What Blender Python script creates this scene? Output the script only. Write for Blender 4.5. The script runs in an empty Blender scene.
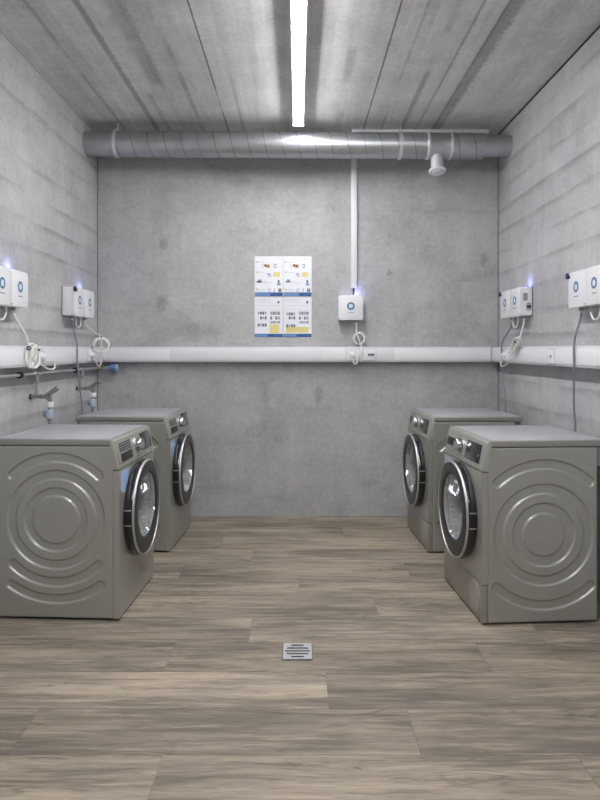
import bpy, bmesh, math, random
from mathutils import Vector, Matrix
random.seed(7)
PI = math.pi
sc = bpy.context.scene
COL = sc.collection
R = math.radians

# ------------------------------------------------------------------ materials
def lin(c):
    if isinstance(c, str):
        c = c.lstrip('#'); c = [int(c[i:i+2], 16)/255 for i in (0, 2, 4)]
    return tuple((v/12.92 if v <= .04045 else ((v+.055)/1.055)**2.4) for v in c) + (1,)

def mat(name, col, rough=.5, metal=0., emit=None, estr=0., coat=0., noise=0., nscale=60, bump=0., spec=.5):
    m = bpy.data.materials.new(name); m.use_nodes = True
    nt = m.node_tree; b = nt.nodes['Principled BSDF']
    b.inputs['Base Color'].default_value = lin(col)
    b.inputs['Roughness'].default_value = rough
    b.inputs['Metallic'].default_value = metal
    b.inputs['Specular IOR Level'].default_value = spec
    if coat: b.inputs['Coat Weight'].default_value = coat
    if emit:
        b.inputs['Emission Color'].default_value = lin(emit); b.inputs['Emission Strength'].default_value = estr
    tc = nt.nodes.new('ShaderNodeTexCoord')
    n = nt.nodes.new('ShaderNodeTexNoise'); n.inputs['Scale'].default_value = nscale; n.inputs['Detail'].default_value = 4
    nt.links.new(tc.outputs['Object'], n.inputs['Vector'])
    mr = nt.nodes.new('ShaderNodeMapRange')
    a = noise if noise else .03
    mr.inputs['To Min'].default_value = rough-a; mr.inputs['To Max'].default_value = rough+a
    nt.links.new(n.outputs['Fac'], mr.inputs['Value']); nt.links.new(mr.outputs['Result'], b.inputs['Roughness'])
    if bump:
        bp = nt.nodes.new('ShaderNodeBump'); bp.inputs['Strength'].default_value = bump; bp.inputs['Distance'].default_value = .002
        nt.links.new(n.outputs['Fac'], bp.inputs['Height']); nt.links.new(bp.outputs['Normal'], b.inputs['Normal'])
    return m

class G:
    """tiny node-graph writer"""
    def __init__(s, name):
        s.m = bpy.data.materials.new(name); s.m.use_nodes = True
        s.nt = s.m.node_tree; s.b = s.nt.nodes['Principled BSDF']
    def node(s, t): return s.nt.nodes.new(t)
    def put(s, sock, v):
        if isinstance(v, bpy.types.NodeSocket): s.nt.links.new(v, sock)
        else: sock.default_value = v
    def math(s, op, a, b=0., c=0., clamp=False):
        n = s.node('ShaderNodeMath'); n.operation = op; n.use_clamp = clamp
        s.put(n.inputs[0], a); s.put(n.inputs[1], b); s.put(n.inputs[2], c); return n.outputs[0]
    def ramp(s, v, a, b, lo=0., hi=1.):
        n = s.node('ShaderNodeMapRange'); n.interpolation_type = 'SMOOTHSTEP'
        s.put(n.inputs['Value'], v); n.inputs['From Min'].default_value = a; n.inputs['From Max'].default_value = b
        n.inputs['To Min'].default_value = lo; n.inputs['To Max'].default_value = hi; return n.outputs['Result']
    def pos(s): return s.node('ShaderNodeNewGeometry').outputs['Position']
    def sep(s, v):
        n = s.node('ShaderNodeSeparateXYZ'); s.put(n.inputs[0], v); return n.outputs
    def comb(s, x, y, z):
        n = s.node('ShaderNodeCombineXYZ'); s.put(n.inputs[0], x); s.put(n.inputs[1], y); s.put(n.inputs[2], z); return n.outputs[0]
    def vmul(s, v, k):
        n = s.node('ShaderNodeVectorMath'); n.operation = 'MULTIPLY'; s.put(n.inputs[0], v); s.put(n.inputs[1], k); return n.outputs[0]
    def vadd(s, v, k):
        n = s.node('ShaderNodeVectorMath'); n.operation = 'ADD'; s.put(n.inputs[0], v); s.put(n.inputs[1], k); return n.outputs[0]
    def noise(s, v, scale, detail=4, rough=.55, dist=0.):
        n = s.node('ShaderNodeTexNoise'); s.put(n.inputs['Vector'], v)
        n.inputs['Scale'].default_value = scale; n.inputs['Detail'].default_value = detail
        n.inputs['Roughness'].default_value = rough; n.inputs['Distortion'].default_value = dist; return n.outputs['Fac']
    def white(s, v):
        n = s.node('ShaderNodeTexWhiteNoise'); n.noise_dimensions = '1D'; s.put(n.inputs['W'], v); return n.outputs['Value']
    def voro(s, v, scale):
        n = s.node('ShaderNodeTexVoronoi'); s.put(n.inputs['Vector'], v); n.inputs['Scale'].default_value = scale; return n.outputs['Distance']
    def mix(s, f, a, b):
        n = s.node('ShaderNodeMix'); n.data_type = 'RGBA'; s.put(n.inputs[0], f); s.put(n.inputs[6], a); s.put(n.inputs[7], b); return n.outputs[2]
    def scale_col(s, col, v):
        n = s.node('ShaderNodeVectorMath'); n.operation = 'SCALE'; s.put(n.inputs[0], col); s.put(n.inputs['Scale'], v); return n.outputs[0]
    def bump(s, h, strength=.3, dist=.004):
        n = s.node('ShaderNodeBump'); n.inputs['Strength'].default_value = strength; n.inputs['Distance'].default_value = dist
        s.put(n.inputs['Height'], h); s.put(s.b.inputs['Normal'], n.outputs[0])
    def finish(s, col, rough):
        s.put(s.b.inputs['Base Color'], col); s.put(s.b.inputs['Roughness'], rough); return s.m

def concrete(name, base, kind):
    """kind: side (horizontal board bands), back (cloudy, faint vertical streaks), ceiling (boards running along the room)"""
    g = G(name); p = g.pos(); x, y, z = g.sep(p)
    A = g.math
    big = g.noise(p, 1.1, 3); mid = g.noise(p, 4.5, 6, .62); fine = g.noise(p, 38, 5, .65)
    t = A('ADD', 1., A('MULTIPLY', A('SUBTRACT', big, .5), .34 if kind != 'back' else .34))
    t = A('ADD', t, A('MULTIPLY', A('SUBTRACT', mid, .5), .55 if kind != 'back' else .40))
    t = A('ADD', t, A('MULTIPLY', A('SUBTRACT', fine, .5), .5))
    def darken(t, mask, k): return A('MULTIPLY', t, A('SUBTRACT', 1., A('MULTIPLY', mask, k)))
    if kind == 'side':
        # cast against horizontal boards: one tone per board, a broken soft line where boards meet
        wob = A('MULTIPLY', A('SUBTRACT', g.noise(g.vmul(p, (1, .7, 1)), 1.3, 4, .6), .5), .05)
        zz = A('DIVIDE', A('ADD', A('ADD', z, wob), .045), .158)
        row = A('FLOOR', zz); fr = A('FRACT', zz)
        t = A('ADD', t, A('MULTIPLY', A('SUBTRACT', g.white(A('ADD', row, g.math('MULTIPLY', A('SIGN', x), 3.3))), .5), .10))
        edge = A('MULTIPLY', g.ramp(fr, .62, .93), g.ramp(fr, 1.0, .94))
        brk = g.ramp(g.noise(g.vadd(g.vmul(p, (1, 1.1, 5)), (0, 0, 3.1)), 1.6, 5, .6), .36, .62)
        t = darken(t, A('MULTIPLY', edge, brk), .26)
        st = g.noise(g.vmul(p, (9, 9, .8)), 1.6, 5, .6)       # vertical wash marks
        t = A('ADD', t, A('MULTIPLY', A('SUBTRACT', st, .5), .22))
    if kind == 'back':
        st = g.noise(g.vmul(p, (5, 5, .45)), 1.7, 5, .6)
        t = A('ADD', t, A('MULTIPLY', A('SUBTRACT', st, .5), .26))
        cl = g.noise(g.vmul(p, (1, 1, 1.6)), 1.5, 8, .7, .8)
        t = darken(t, g.ramp(cl, .50, .70), .2)
        # pour lines in the lower part
        ln = g.noise(g.vmul(p, (1.2, 1, 9)), 1.5, 4)
        t = darken(t, g.ramp(ln, .6, .78), .12)
        # a few dark stains
        for sx, sz, sr in ((-1.02, 2.07, .035), (.70, 1.84, .025), (-1.03, 1.62, .05), (1.42, 1.95, .04), (.16, .93, .04), (-.1, 1.5, .018)):
            d = A('SQRT', A('ADD', A('POWER', A('SUBTRACT', x, sx), 2), A('POWER', A('MULTIPLY', A('SUBTRACT', z, sz), .6), 2)))
            d = A('ADD', d, A('MULTIPLY', A('SUBTRACT', fine, .5), .06))
            t = darken(t, g.ramp(d, sr*1.3, sr*.2), .28)
    if kind == 'ceiling':
        st = g.noise(g.vmul(p, (13, .5, 1)), 1.2, 6, .65)
        t = A('ADD', t, A('MULTIPLY', A('SUBTRACT', st, .5), .6))
        bx = A('FLOOR', A('DIVIDE', A('ADD', x, 1.54), .171))
        t = A('ADD', t, A('MULTIPLY', A('SUBTRACT', g.white(bx), .5), .11))
        for x0, w, k, sc_, lo in ((-.515, .006, .66, 1.1, .16), (.49, .006, .66, 1.4, .16), (-1.04, .022, .42, .8, .26), (1.03, .045, .40, .7, .34), (1.0, .008, .4, 1.3, .3), (-.86, .05, .34, 1.0, .48),
                              (.77, .022, .36, .9, .36), (-.7, .018, .34, .8, .38), (.88, .010, .34, 1.2, .34), (.62, .009, .28, 1., .40), (-1.28, .014, .28, .8, .38), (-.4, .012, .26, .8, .46), (.3, .03, .2, 1.2, .5), (-.95, .02, .3, 1.1, .5)):
            d = A('ABSOLUTE', A('SUBTRACT', A('ADD', x, A('MULTIPLY', A('SUBTRACT', fine, .5), w*1.2)), x0))
            al = g.noise(g.comb(A('ADD', A('MULTIPLY', x, .5), x0*13), A('MULTIPLY', y, 1.), 3.1), sc_, 3)
            t = darken(t, A('MULTIPLY', g.ramp(d, w*1.2, w*.4), g.ramp(al, lo, lo+.14)), k)
    pit = g.ramp(g.voro(p, 17), .085, .03)
    pit = A('MULTIPLY', pit, g.ramp(g.noise(p, 6, 2), .52, .62))
    t = darken(t, pit, .35)
    warm = g.mix(g.ramp(g.noise(p, 2.2, 4), .42, .7), lin(base), tuple(a*b for a, b in zip(lin(base), (1.01, 1.0, .97, 1))))
    col = g.scale_col(warm, t)
    h = A('ADD', A('MULTIPLY', fine, .5), A('ADD', A('MULTIPLY', mid, 1.2), A('MULTIPLY', pit, -.6)))
    g.bump(h, .22, .006)
    g.b.inputs['Specular IOR Level'].default_value = .25
    return g.finish(col, .85)

def wood():
    g = G('vinyl_planks'); A = g.math
    p = g.pos()
    at = g.node('ShaderNodeAttribute'); at.attribute_name = 'plank'; rnd = g.sep(at.outputs['Vector'])
    r1, r2 = rnd[0], rnd[1]
    x, y, z = g.sep(p)
    off = g.comb(A('MULTIPLY', r1, 37.), A('MULTIPLY', r2, 23.), A('MULTIPLY', r1, 11.))
    warp = A('MULTIPLY', A('SUBTRACT', g.noise(g.vadd(g.comb(A('MULTIPLY', x, 1.6), A('MULTIPLY', y, 5.), 0), off), 1.3, 3), .5), .045)
    yy = A('ADD', y, warp)
    def ns(kx, ky, sc_, d, ro=.6):
        return g.noise(g.vadd(g.comb(A('MULTIPLY', x, kx), A('MULTIPLY', yy, ky), 0), off), sc_, d, ro)
    patch = ns(.9, 4.5, 1.2, 5, .65)
    grain = ns(1.6, 24, 1.7, 7, .72)
    streak = ns(.8, 12, 1.3, 4, .6)
    fibre = ns(9, 130, 1.2, 3, .7)
    cath = ns(1.1, 7, 1.0, 2)
    ring = g.ramp(A('SINE', A('MULTIPLY', cath, 95.)), .2, 1.)
    ring = A('MULTIPLY', ring, g.ramp(ns(1.2, 3.5, 1.2, 2), .50, .62))
    knot = ns(5, 15, 1.3, 6, .75)
    c = g.mix(g.ramp(patch, .34, .66), lin('#7b7369'), lin('#ac9f8d'))
    c = g.mix(A('MULTIPLY', g.ramp(streak, .50, .70), .5), c, lin('#655f59'))
    c = g.mix(A('MULTIPLY', g.ramp(grain, .49, .66), .68), c, lin('#5f5851'))
    c = g.mix(A('MULTIPLY', g.ramp(grain, .48, .32), .6), c, lin('#c0b29e'))
    c = g.mix(A('MULTIPLY', ring, .38), c, lin('#574f47'))
    c = g.mix(A('MULTIPLY', g.ramp(knot, .60, .72), .6), c, lin('#4d463f'))
    c = g.mix(A('MULTIPLY', g.ramp(fibre, .48, .72), .42), c, lin('#655d55'))
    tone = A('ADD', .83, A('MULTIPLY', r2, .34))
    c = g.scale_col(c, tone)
    g.bump(A('ADD', A('MULTIPLY', fibre, .6), grain), .10, .002)
    g.b.inputs['Specular IOR Level'].default_value = .35
    return g.finish(c, g.ramp(grain, .2, .8, .5, .62))

def glass_mat(name, tint, fac):
    m = bpy.data.materials.new(name); m.use_nodes = True; nt = m.node_tree
    nt.nodes.remove(nt.nodes['Principled BSDF']); out = nt.nodes['Material Output']
    tr = nt.nodes.new('ShaderNodeBsdfTransparent'); tr.inputs[0].default_value = lin(tint)
    gl = nt.nodes.new('ShaderNodeBsdfGlossy'); gl.inputs['Roughness'].default_value = .06; gl.inputs[0].default_value = (.9, .92, .95, 1)
    lw = nt.nodes.new('ShaderNodeLayerWeight'); lw.inputs[0].default_value = .25
    mr = nt.nodes.new('ShaderNodeMapRange'); mr.inputs['To Min'].default_value = fac; mr.inputs['To Max'].default_value = .75
    mx = nt.nodes.new('ShaderNodeMixShader')
    nt.links.new(lw.outputs['Facing'], mr.inputs['Value']); nt.links.new(mr.outputs['Result'], mx.inputs[0])
    df = nt.nodes.new('ShaderNodeBsdfDiffuse'); df.inputs[0].default_value = lin('#dfe2e3')  # pale diffuse share paints in the lit room's reflection on the bowl
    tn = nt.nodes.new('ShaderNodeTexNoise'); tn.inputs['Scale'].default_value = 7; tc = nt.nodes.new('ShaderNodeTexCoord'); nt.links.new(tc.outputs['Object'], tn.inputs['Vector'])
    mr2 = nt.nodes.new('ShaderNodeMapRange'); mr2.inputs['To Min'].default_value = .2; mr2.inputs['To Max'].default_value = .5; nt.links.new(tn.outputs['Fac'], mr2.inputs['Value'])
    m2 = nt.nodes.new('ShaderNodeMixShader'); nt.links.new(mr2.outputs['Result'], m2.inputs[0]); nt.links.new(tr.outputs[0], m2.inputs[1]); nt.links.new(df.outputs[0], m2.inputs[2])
    nt.links.new(m2.outputs[0], mx.inputs[1]); nt.links.new(gl.outputs[0], mx.inputs[2]); nt.links.new(mx.outputs[0], out.inputs[0])
    return m

def drum_mat():
    g = G('drum_steel'); A = g.math
    tc = g.node('ShaderNodeTexCoord').outputs['Object']
    d = g.voro(tc, 38)
    c = g.mix(g.ramp(d, .22, .12), lin('#d2d4d6'), lin('#55585a'))
    g.b.inputs['Metallic'].default_value = .75
    return g.finish(c, .32)

def duct_mat():
    g = G('galvanised_steel'); tc = g.node('ShaderNodeTexCoord').outputs['Object']
    n = g.noise(tc, 9, 5, .6); v = g.noise(g.vmul(tc, (1, 1, 6)), 14, 4)
    c = g.mix(n, lin('#a3a6aa'), lin('#cfd1d4'))
    g.b.inputs['Metallic'].default_value = .9
    g.bump(v, .06, .002)
    return g.finish(c, g.ramp(v, .2, .8, .30, .44))

def vent_mat():
    g = G('perforated_grille'); tc = g.node('ShaderNodeTexCoord').outputs['Object']
    d = g.voro(tc, 120)
    c = g.mix(g.ramp(d, .3, .15), lin('#a19e98'), lin('#55534f'))
    return g.finish(c, .5)

M = dict(
    silver=mat('silver_paint', '#abaaa4', .38, .45, noise=.02, nscale=300),
    silver_front=mat('silver_front_paint', '#b0afa8', .36, .5, noise=.02, nscale=300),
    lid=mat('lid_laminate', '#b9b9bf', .30, .25, noise=.02),
    lid_edge=mat('lid_edge_silver', '#9f9e98', .38, .45),
    chrome=mat('polished_chrome', '#d8d9dc', .16, 1.),
    drain=mat('brushed_drain_steel', '#cfd0d1', .42, .6),
    trim=mat('door_trim_silver', '#b9b9b8', .42, .7),
    corner=mat('corner_joint', '#858584', .9),
    satin=mat('satin_chrome', '#c9c9c9', .28, .9),
    black=mat('black_plastic', '#1b1c1e', .35),
    gloss=mat('black_glass_display', '#202225', .12, coat=.4),
    print_grey=mat('panel_print', '#3f4144', .4),
    printlight=mat('panel_print_light', '#b9bcbf', .5),
    dgloss=mat('tinted_door_glass', '#2f3133', .32, spec=.35),
    dark=mat('dark_cavity', '#121213', .7),
    rubber=mat('grey_rubber_seal', '#6d6e70', .6),
    drum=drum_mat(),
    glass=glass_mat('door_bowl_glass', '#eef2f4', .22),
    film=mat('blue_film_sticker', '#a9c9f0', .25, coat=.3),
    filmd=mat('blue_film_print', '#86aee2', .3),
    filmp=mat('pale_film_sticker', '#a9bad4', .3, coat=.3),
    vent=vent_mat(),
    plinth=mat('silver_plinth_paint', '#a39f97', .36, .5),
    white=mat('white_plastic', '#e9e9ec', .38),
    white2=mat('white_enamel', '#dfdfe2', .42),
    whitec=mat('white_cable', '#e4e2dc', .5),
    grille=mat('grey_plastic', '#8f9092', .5),
    grey=mat('grey_cable', '#7a7c86', .5),
    dgrey=mat('dark_grey_plastic', '#3c3e42', .5),
    navy=mat('navy_plastic', '#23264a', .4),
    steel=mat('stainless_pipe', '#c6c8c6', .35, .7),
    brass=mat('nickel_brass', '#a5a4a1', .32, .8),
    blue=mat('blue_cap', '#5580b0', .45),
    bluegrey=mat('blue_grey_cap', '#aab5c3', .45),
    slatec=mat('slate_cap', '#74869f', .5),
    slate=mat('slate_blue_print', '#5c7a9c', .5),
    core=mat('pale_blue_print', '#cfe4f8', .5),
    text=mat('grey_print', '#8b9099', .6),
    paper=mat('laminated_paper', '#eceef3', .22),
    pblue=mat('blue_print', '#33619c', .3),
    pblue2=mat('light_blue_print', '#6f97c8', .3),
    pyel=mat('yellow_print', '#f0e09c', .3),
    porange=mat('orange_print', '#e0a04a', .3),
    pdark=mat('dark_print', '#3a3d4a', .4),
    pgrey=mat('light_grey_print', '#b4bac6', .4),
    pviolet=mat('violet_print', '#a9a6c8', .4),
    duct=duct_mat(),
    galv=mat('galvanised_bright', '#e2e4e8', .4, .6),
    seam=mat('seam_steel', '#5d6066', .45, .6),
    diff=mat('lit_diffuser', '#ffffff', .5, emit='#fdfdff', estr=14.),
    led=mat('lit_blue_led', '#6f7dff', .5, emit='#5a68ff', estr=1.2),
    gap=mat('joint_filler', '#3b3b3a', .9),
    mastic=mat('pale_joint_filler', '#b9b8b4', .9),
    wall_side=concrete('concrete_side_walls', '#b4b4b6', 'side'),
    wall_back=concrete('concrete_back_wall', '#b4b4b5', 'back'),
    ceil=concrete('concrete_ceiling', '#d2d2d1', 'ceiling'),
    wood=wood(),
)

# ------------------------------------------------------------------ mesh helpers
class MB:
    """collects shapes into ONE mesh; several materials allowed"""
    def __init__(s): s.bm = bmesh.new(); s.mats = []
    def mi(s, m):
        if m not in s.mats: s.mats.append(m)
        return s.mats.index(m)
    def _fin(s, verts, faces, m, smooth):
        i = s.mi(m)
        for f in faces: f.material_index = i; f.smooth = smooth
    def box(s, c, d, m, bev=0., seg=2, mx=None):
        b = bmesh.new()
        bmesh.ops.create_cube(b, size=1.)
        for v in b.verts: v.co = Vector((v.co.x*d[0], v.co.y*d[1], v.co.z*d[2]))
        if bev: bmesh.ops.bevel(b, geom=b.edges[:], offset=bev, segments=seg, affect='EDGES', profile=.5)
        T = Matrix.Translation(Vector(c))
        s.merge(b, (mx @ T) if mx is not None else T, m, False)
        return s
    def merge(s, b, mx, m, smooth):
        i = s.mi(m); vm = {}
        for v in b.verts: vm[v] = s.bm.verts.new(mx @ v.co)
        for f in b.faces:
            try: nf = s.bm.faces.new([vm[v] for v in f.verts])
            except ValueError: continue
            nf.material_index = i; nf.smooth = smooth
        b.free()
    def prism(s, pts, h, m, mx, bev=0., smooth=False):
        """polygon in local xy extruded to z = h, placed by mx"""
        b = bmesh.new()
        lo = [b.verts.new((p[0], p[1], 0)) for p in pts]; hi = [b.verts.new((p[0], p[1], h)) for p in pts]
        n = len(pts)
        b.faces.new(lo[::-1]); b.faces.new(hi)
        for k in range(n): b.faces.new((lo[k], lo[(k+1) % n], hi[(k+1) % n], hi[k]))
        bmesh.ops.recalc_face_normals(b, faces=b.faces[:])
        if bev: bmesh.ops.bevel(b, geom=[e for e in b.edges], offset=bev, segments=2, affect='EDGES', profile=.5)
        s.merge(b, mx, m, smooth); return s
    def lathe(s, prof, m, mx, n=48, cap0=False, cap1=False, shift=None):
        """profile of (r, z[, dy]) about local z"""
        rings = []
        for p in prof:
            r, z = p[0], p[1]; dy = p[2] if len(p) > 2 else 0.
            rings.append([s.bm.verts.new(mx @ Vector((r*math.cos(2*PI*k/n), r*math.sin(2*PI*k/n)+dy, z))) for k in range(n)])
        i = s.mi(m); fs = []
        for a, b in zip(rings, rings[1:]):
            for k in range(n):
                f = s.bm.faces.new((a[k], a[(k+1) % n], b[(k+1) % n], b[k])); fs.append(f)
        if cap0: fs.append(s.bm.faces.new(rings[0][::-1]))
        if cap1: fs.append(s.bm.faces.new(rings[-1]))
        for f in fs: f.material_index = i; f.smooth = True
        return s
    def cyl(s, a, b, r, m, n=20, r2=None, bev=0.):
        a = Vector(a); b = Vector(b); d = b-a; L = d.length
        q = d.to_track_quat('Z', 'Y').to_matrix().to_4x4()
        mx = Matrix.Translation(a) @ q
        r2 = r if r2 is None else r2
        e = min(bev, r*.5, L*.4)
        if e: prof = [(r-e, 0), (r, e), (r2, L-e), (r2-e, L)]
        else: prof = [(r, 0), (r2, L)]
        s.lathe(prof, m, mx, n, True, True); return s
    def tube(s, pts, r, m, n=10, closed=False, sub=6):
        P = smooth_path([Vector(p) for p in pts], sub, closed) if sub > 1 else [Vector(p) for p in pts]
        N = len(P); rings = []; up = None
        for k in range(N):
            if closed: t = P[(k+1) % N]-P[k-1]
            else: t = P[min(k+1, N-1)]-P[max(k-1, 0)]
            if t.length < 1e-9: t = Vector((0, 0, 1))
            t.normalize()
            if up is None:
                up = t.orthogonal().normalized()
            else:
                up = (up - t*up.dot(t))
                up = up.normalized() if up.length > 1e-6 else t.orthogonal().normalized()
            w = t.cross(up)
            rings.append([s.bm.verts.new(P[k]+(up*math.cos(2*PI*j/n)+w*math.sin(2*PI*j/n))*r) for j in range(n)])
        i = s.mi(m); fs = []
        prs = list(zip(rings, rings[1:])) + ([(rings[-1], rings[0])] if closed else [])
        for a, b in prs:
            for j in range(n): fs.append(s.bm.faces.new((a[j], a[(j+1) % n], b[(j+1) % n], b[j])))
        if not closed: fs += [s.bm.faces.new(rings[0][::-1]), s.bm.faces.new(rings[-1])]
        for f in fs: f.material_index = i; f.smooth = True
        return s
    def quad(s, v, m):
        f = s.bm.faces.new([s.bm.verts.new(Vector(p)) for p in v]); f.material_index = s.mi(m); return f
    def build(s, name, parent=None, auto=True, recalc=True):
        if recalc: bmesh.ops.recalc_face_normals(s.bm, faces=s.bm.faces[:])
        me = bpy.data.meshes.new(name); s.bm.to_mesh(me); s.bm.free()
        for m in s.mats: me.materials.append(m)
        if auto:
            me.set_sharp_from_angle(angle=R(38))
        o = bpy.data.objects.new(name, me); COL.objects.link(o)
        if parent: o.parent = parent
        return o

def smooth_path(P, sub, closed=False):
    out = []; n = len(P)
    rng = range(n if closed else n-1)
    for i in rng:
        p1, p2 = P[i], P[(i+1) % n]
        p0 = P[i-1] if (closed or i > 0) else p1*2-p2
        p3 = P[(i+2) % n] if (closed or i < n-2) else p2*2-p1
        for k in range(sub):
            t = k/sub
            out.append(.5*((2*p1)+(p2-p0)*t+(2*p0-5*p1+4*p2-p3)*t*t+(3*p1-p0-3*p2+p3)*t**3))
    if not closed: out.append(P[-1].copy())
    return out

def thing(name, label, cat, loc=(0, 0, 0), rz=0., group=None):
    o = bpy.data.objects.new(name, None); COL.objects.link(o)
    o.location = loc; o.rotation_euler = (0, 0, rz); o.empty_display_size = .1
    return tag(o, label, cat, group)
def tag(o, label, cat, group=None):
    o['label'] = label; o['category'] = cat
    if group: o['group'] = group
    return o
def structure(o, label=None):
    o['kind'] = 'structure'
    if label: o['label'] = label
    return o
def copy_tree(o, parent=None):
    c = o.copy(); COL.objects.link(c)
    if parent: c.parent = parent
    for ch in o.children: copy_tree(ch, c)
    return c
AX_Y = Matrix.Rotation(R(90), 4, 'X')       # local z -> -y , local y -> z

# ------------------------------------------------------------------ room
XL, XR, YB, YF, H = -1.52, 1.527, 4.86, -2.6, 2.90
def slab(name, c, d, m): return structure(MB().box(c, d, m).build(name, auto=False))
T = .2
slab('wall_left', (XL-T/2, (YB+YF)/2, H/2), (T, YB-YF+2*T, H), M['wall_side'])
slab('wall_right', (XR+T/2, (YB+YF)/2, H/2), (T, YB-YF+2*T, H), M['wall_side'])
slab('wall_back', (0, YB+T/2, H/2), (XR-XL, T, H), M['wall_back'])
slab('wall_front', (0, YF-T/2, H/2), (XR-XL, T, H), M['wall_back'])
slab('ceiling', (0, (YB+YF)/2, H+T/2), (XR-XL+2*T, YB-YF+2*T, T), M['ceil'])

# floor: vinyl planks laid across the room
def floor():
    W_, L_ = .2575, 1.29
    bm = bmesh.new(); lay = bm.faces.layers.float_vector.new('plank')
    y_ref = 2.768
    starts = {0: -.525, -1: .111, -2: .385, -3: -.42, 1: -.212, 2: .387, 3: .008, 4: -.66, 5: -.277, 6: -.50, 7: .317, 8: -.066, 9: .4}
    k0 = int(math.floor((YF-y_ref)/W_))-1
    rng = random.Random(4)
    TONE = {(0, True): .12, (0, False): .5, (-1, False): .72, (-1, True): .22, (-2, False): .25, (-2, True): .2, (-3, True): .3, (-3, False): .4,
            (1, True): .75, (1, False): .45, (2, False): .3, (2, True): .7, (3, True): .55, (3, False): .35, (4, True): .3, (4, False): .7}  # plank tones; nearest rows kept low, painting the dimmer foreground into the wood colour
    gap = .0006
    for k in range(k0, 11):
        # row k: between y_ref - (k+1)... measured downwards from y_ref
        y1 = y_ref + k*W_; y0 = y1 - W_
        if y1 < YF-.01 or y0 > YB: continue
        y1c, y0c = min(y1, YB), max(y0, YF)
        s0 = starts.get(k, rng.uniform(-.65, .65))
        n0 = int(math.floor((XL-s0)/L_))
        for n in range(n0, n0+5):
            xa, xb = s0+n*L_, s0+(n+1)*L_
            if xb < XL or xa > XR: continue
            xa, xb = max(xa, XL), min(xb, XR)
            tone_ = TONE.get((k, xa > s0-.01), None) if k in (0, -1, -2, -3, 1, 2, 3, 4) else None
            v = [bm.verts.new(q) for q in ((xa+gap, y0c+gap, 0), (xb-gap, y0c+gap, 0), (xb-gap, y1c-gap, 0), (xa+gap, y1c-gap, 0))]
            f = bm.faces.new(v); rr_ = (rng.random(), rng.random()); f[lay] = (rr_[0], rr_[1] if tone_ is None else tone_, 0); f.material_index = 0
            w = [bm.verts.new((q.co.x, q.co.y, -.002)) for q in v]
            for j in range(4):
                ff = bm.faces.new((v[j], w[j], w[(j+1) % 4], v[(j+1) % 4])); ff.material_index = 1
    v = [bm.verts.new(q) for q in ((XL-T, YF-T, -.0015), (XR+T, YF-T, -.0015), (XR+T, YB+T, -.0015), (XL-T, YB+T, -.0015))]
    f = bm.faces.new(v); f.material_index = 1
    w = [bm.verts.new((q.co.x, q.co.y, -.12)) for q in v]
    for j in range(4):
        ff = bm.faces.new((v[j], w[j], w[(j+1) % 4], v[(j+1) % 4])); ff.material_index = 1
    bm.faces.new(w[::-1]).material_index = 1
    me = bpy.data.meshes.new('floor'); bm.to_mesh(me); bm.free()
    me.materials.append(M['wood']); me.materials.append(mat('plank_joint', '#766b60', .8))
    o = bpy.data.objects.new('floor', me); COL.objects.link(o); structure(o)
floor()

# joints between slab and walls, and in the back corners
tr = MB(); tr.box((XL+.004, (YB+YF)/2, H-.006), (.008, YB-YF, .010), M['mastic']); structure(tr.build('trim_1', auto=False))
tr = MB(); tr.box((XR-.004, (YB+YF)/2, H-.007), (.005, YB-YF, .008), M['gap']); structure(tr.build('trim_2', auto=False))
tr = MB(); tr.box((XL+.004, YB-.004, H/2), (.006, .006, H-.02), M['corner']); structure(tr.build('trim_3', auto=False))
tr = MB(); tr.box((XR-.004, YB-.004, H/2), (.006, .006, H-.02), M['corner']); structure(tr.build('trim_4', auto=False))

# ------------------------------------------------------------------ ceiling light
LX, L0, L1 = .006, -1.3, 4.46
t = thing('linear_ceiling_light', 'long lit white strip light running along the middle of the concrete ceiling', 'ceiling light', (LX, (L0+L1)/2, H))
b = MB(); b.box((0, 0, -.0325), (.078, L1-L0, .065), M['white2'], .004); b.build('housing', t)
b = MB(); prof = [(-.030, 0), (-.030, -.006), (-.022, -.0125), (.022, -.0125), (.030, -.006), (.030, 0)]
b.prism(prof, L1-L0-.012, M['diff'], Matrix.Translation((0, (L1-L0)/2-.006, -.0645)) @ AX_Y); b.build('diffuser', t)
for s in (-1, 1):
    b = MB(); b.box((0, s*((L1-L0)/2+.003), -.039), (.078, .006, .078), M['white2'], .002)
    b.build('end_cap', t)

# ------------------------------------------------------------------ ventilation duct
DY, DZ, DR = 4.61, 2.737, .0920
XA, XB = -1.345, 1.335
t = thing('ventilation_duct', 'round galvanised spiral air duct hung across the top of the back wall', 'duct', (0, DY, DZ))
t.rotation_euler = (0, .0062, 0)
RX = Matrix.Rotation(R(90), 4, 'Y')
b = MB(); b.lathe([(DR, XA), (DR, .925), (DR+.002, .93), (DR+.002, .945), (DR, .95), (DR, 1.08), (DR+.002, 1.085), (DR+.002, 1.1), (DR, 1.105), (DR, XB), (DR-.018, XB+.004)], M['duct'], RX, 64)
b.build('duct_pipe', t)
b = MB(); b.lathe([(DR-.016, XB-.05), (DR-.016, XR+.03)], M['duct'], RX, 64); b.build('end_sleeve', t)
b = MB(); b.lathe([(DR-.004, XL-.03), (DR-.004, XA+.05)], M['duct'], RX, 64); b.build('end_sleeve', t)
def helix(x0, x1, pitch=.118):
    n = int((x1-x0)/pitch*40); P = []
    for k in range(n+1):
        x = x0+(x1-x0)*k/n; a = 2*PI*(x-x0)/pitch
        P.append(Vector((x, -DR*math.sin(a), DR*math.cos(a))))
    return P
b = MB(); b.tube(helix(XA+.02, .92),   .0019, M['seam'], 6, sub=1); b.build('spiral_seam', t)
b = MB(); b.tube(helix(1.11, XB-.01),   .0019, M['seam'], 6, sub=1); b.build('spiral_seam', t)
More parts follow.
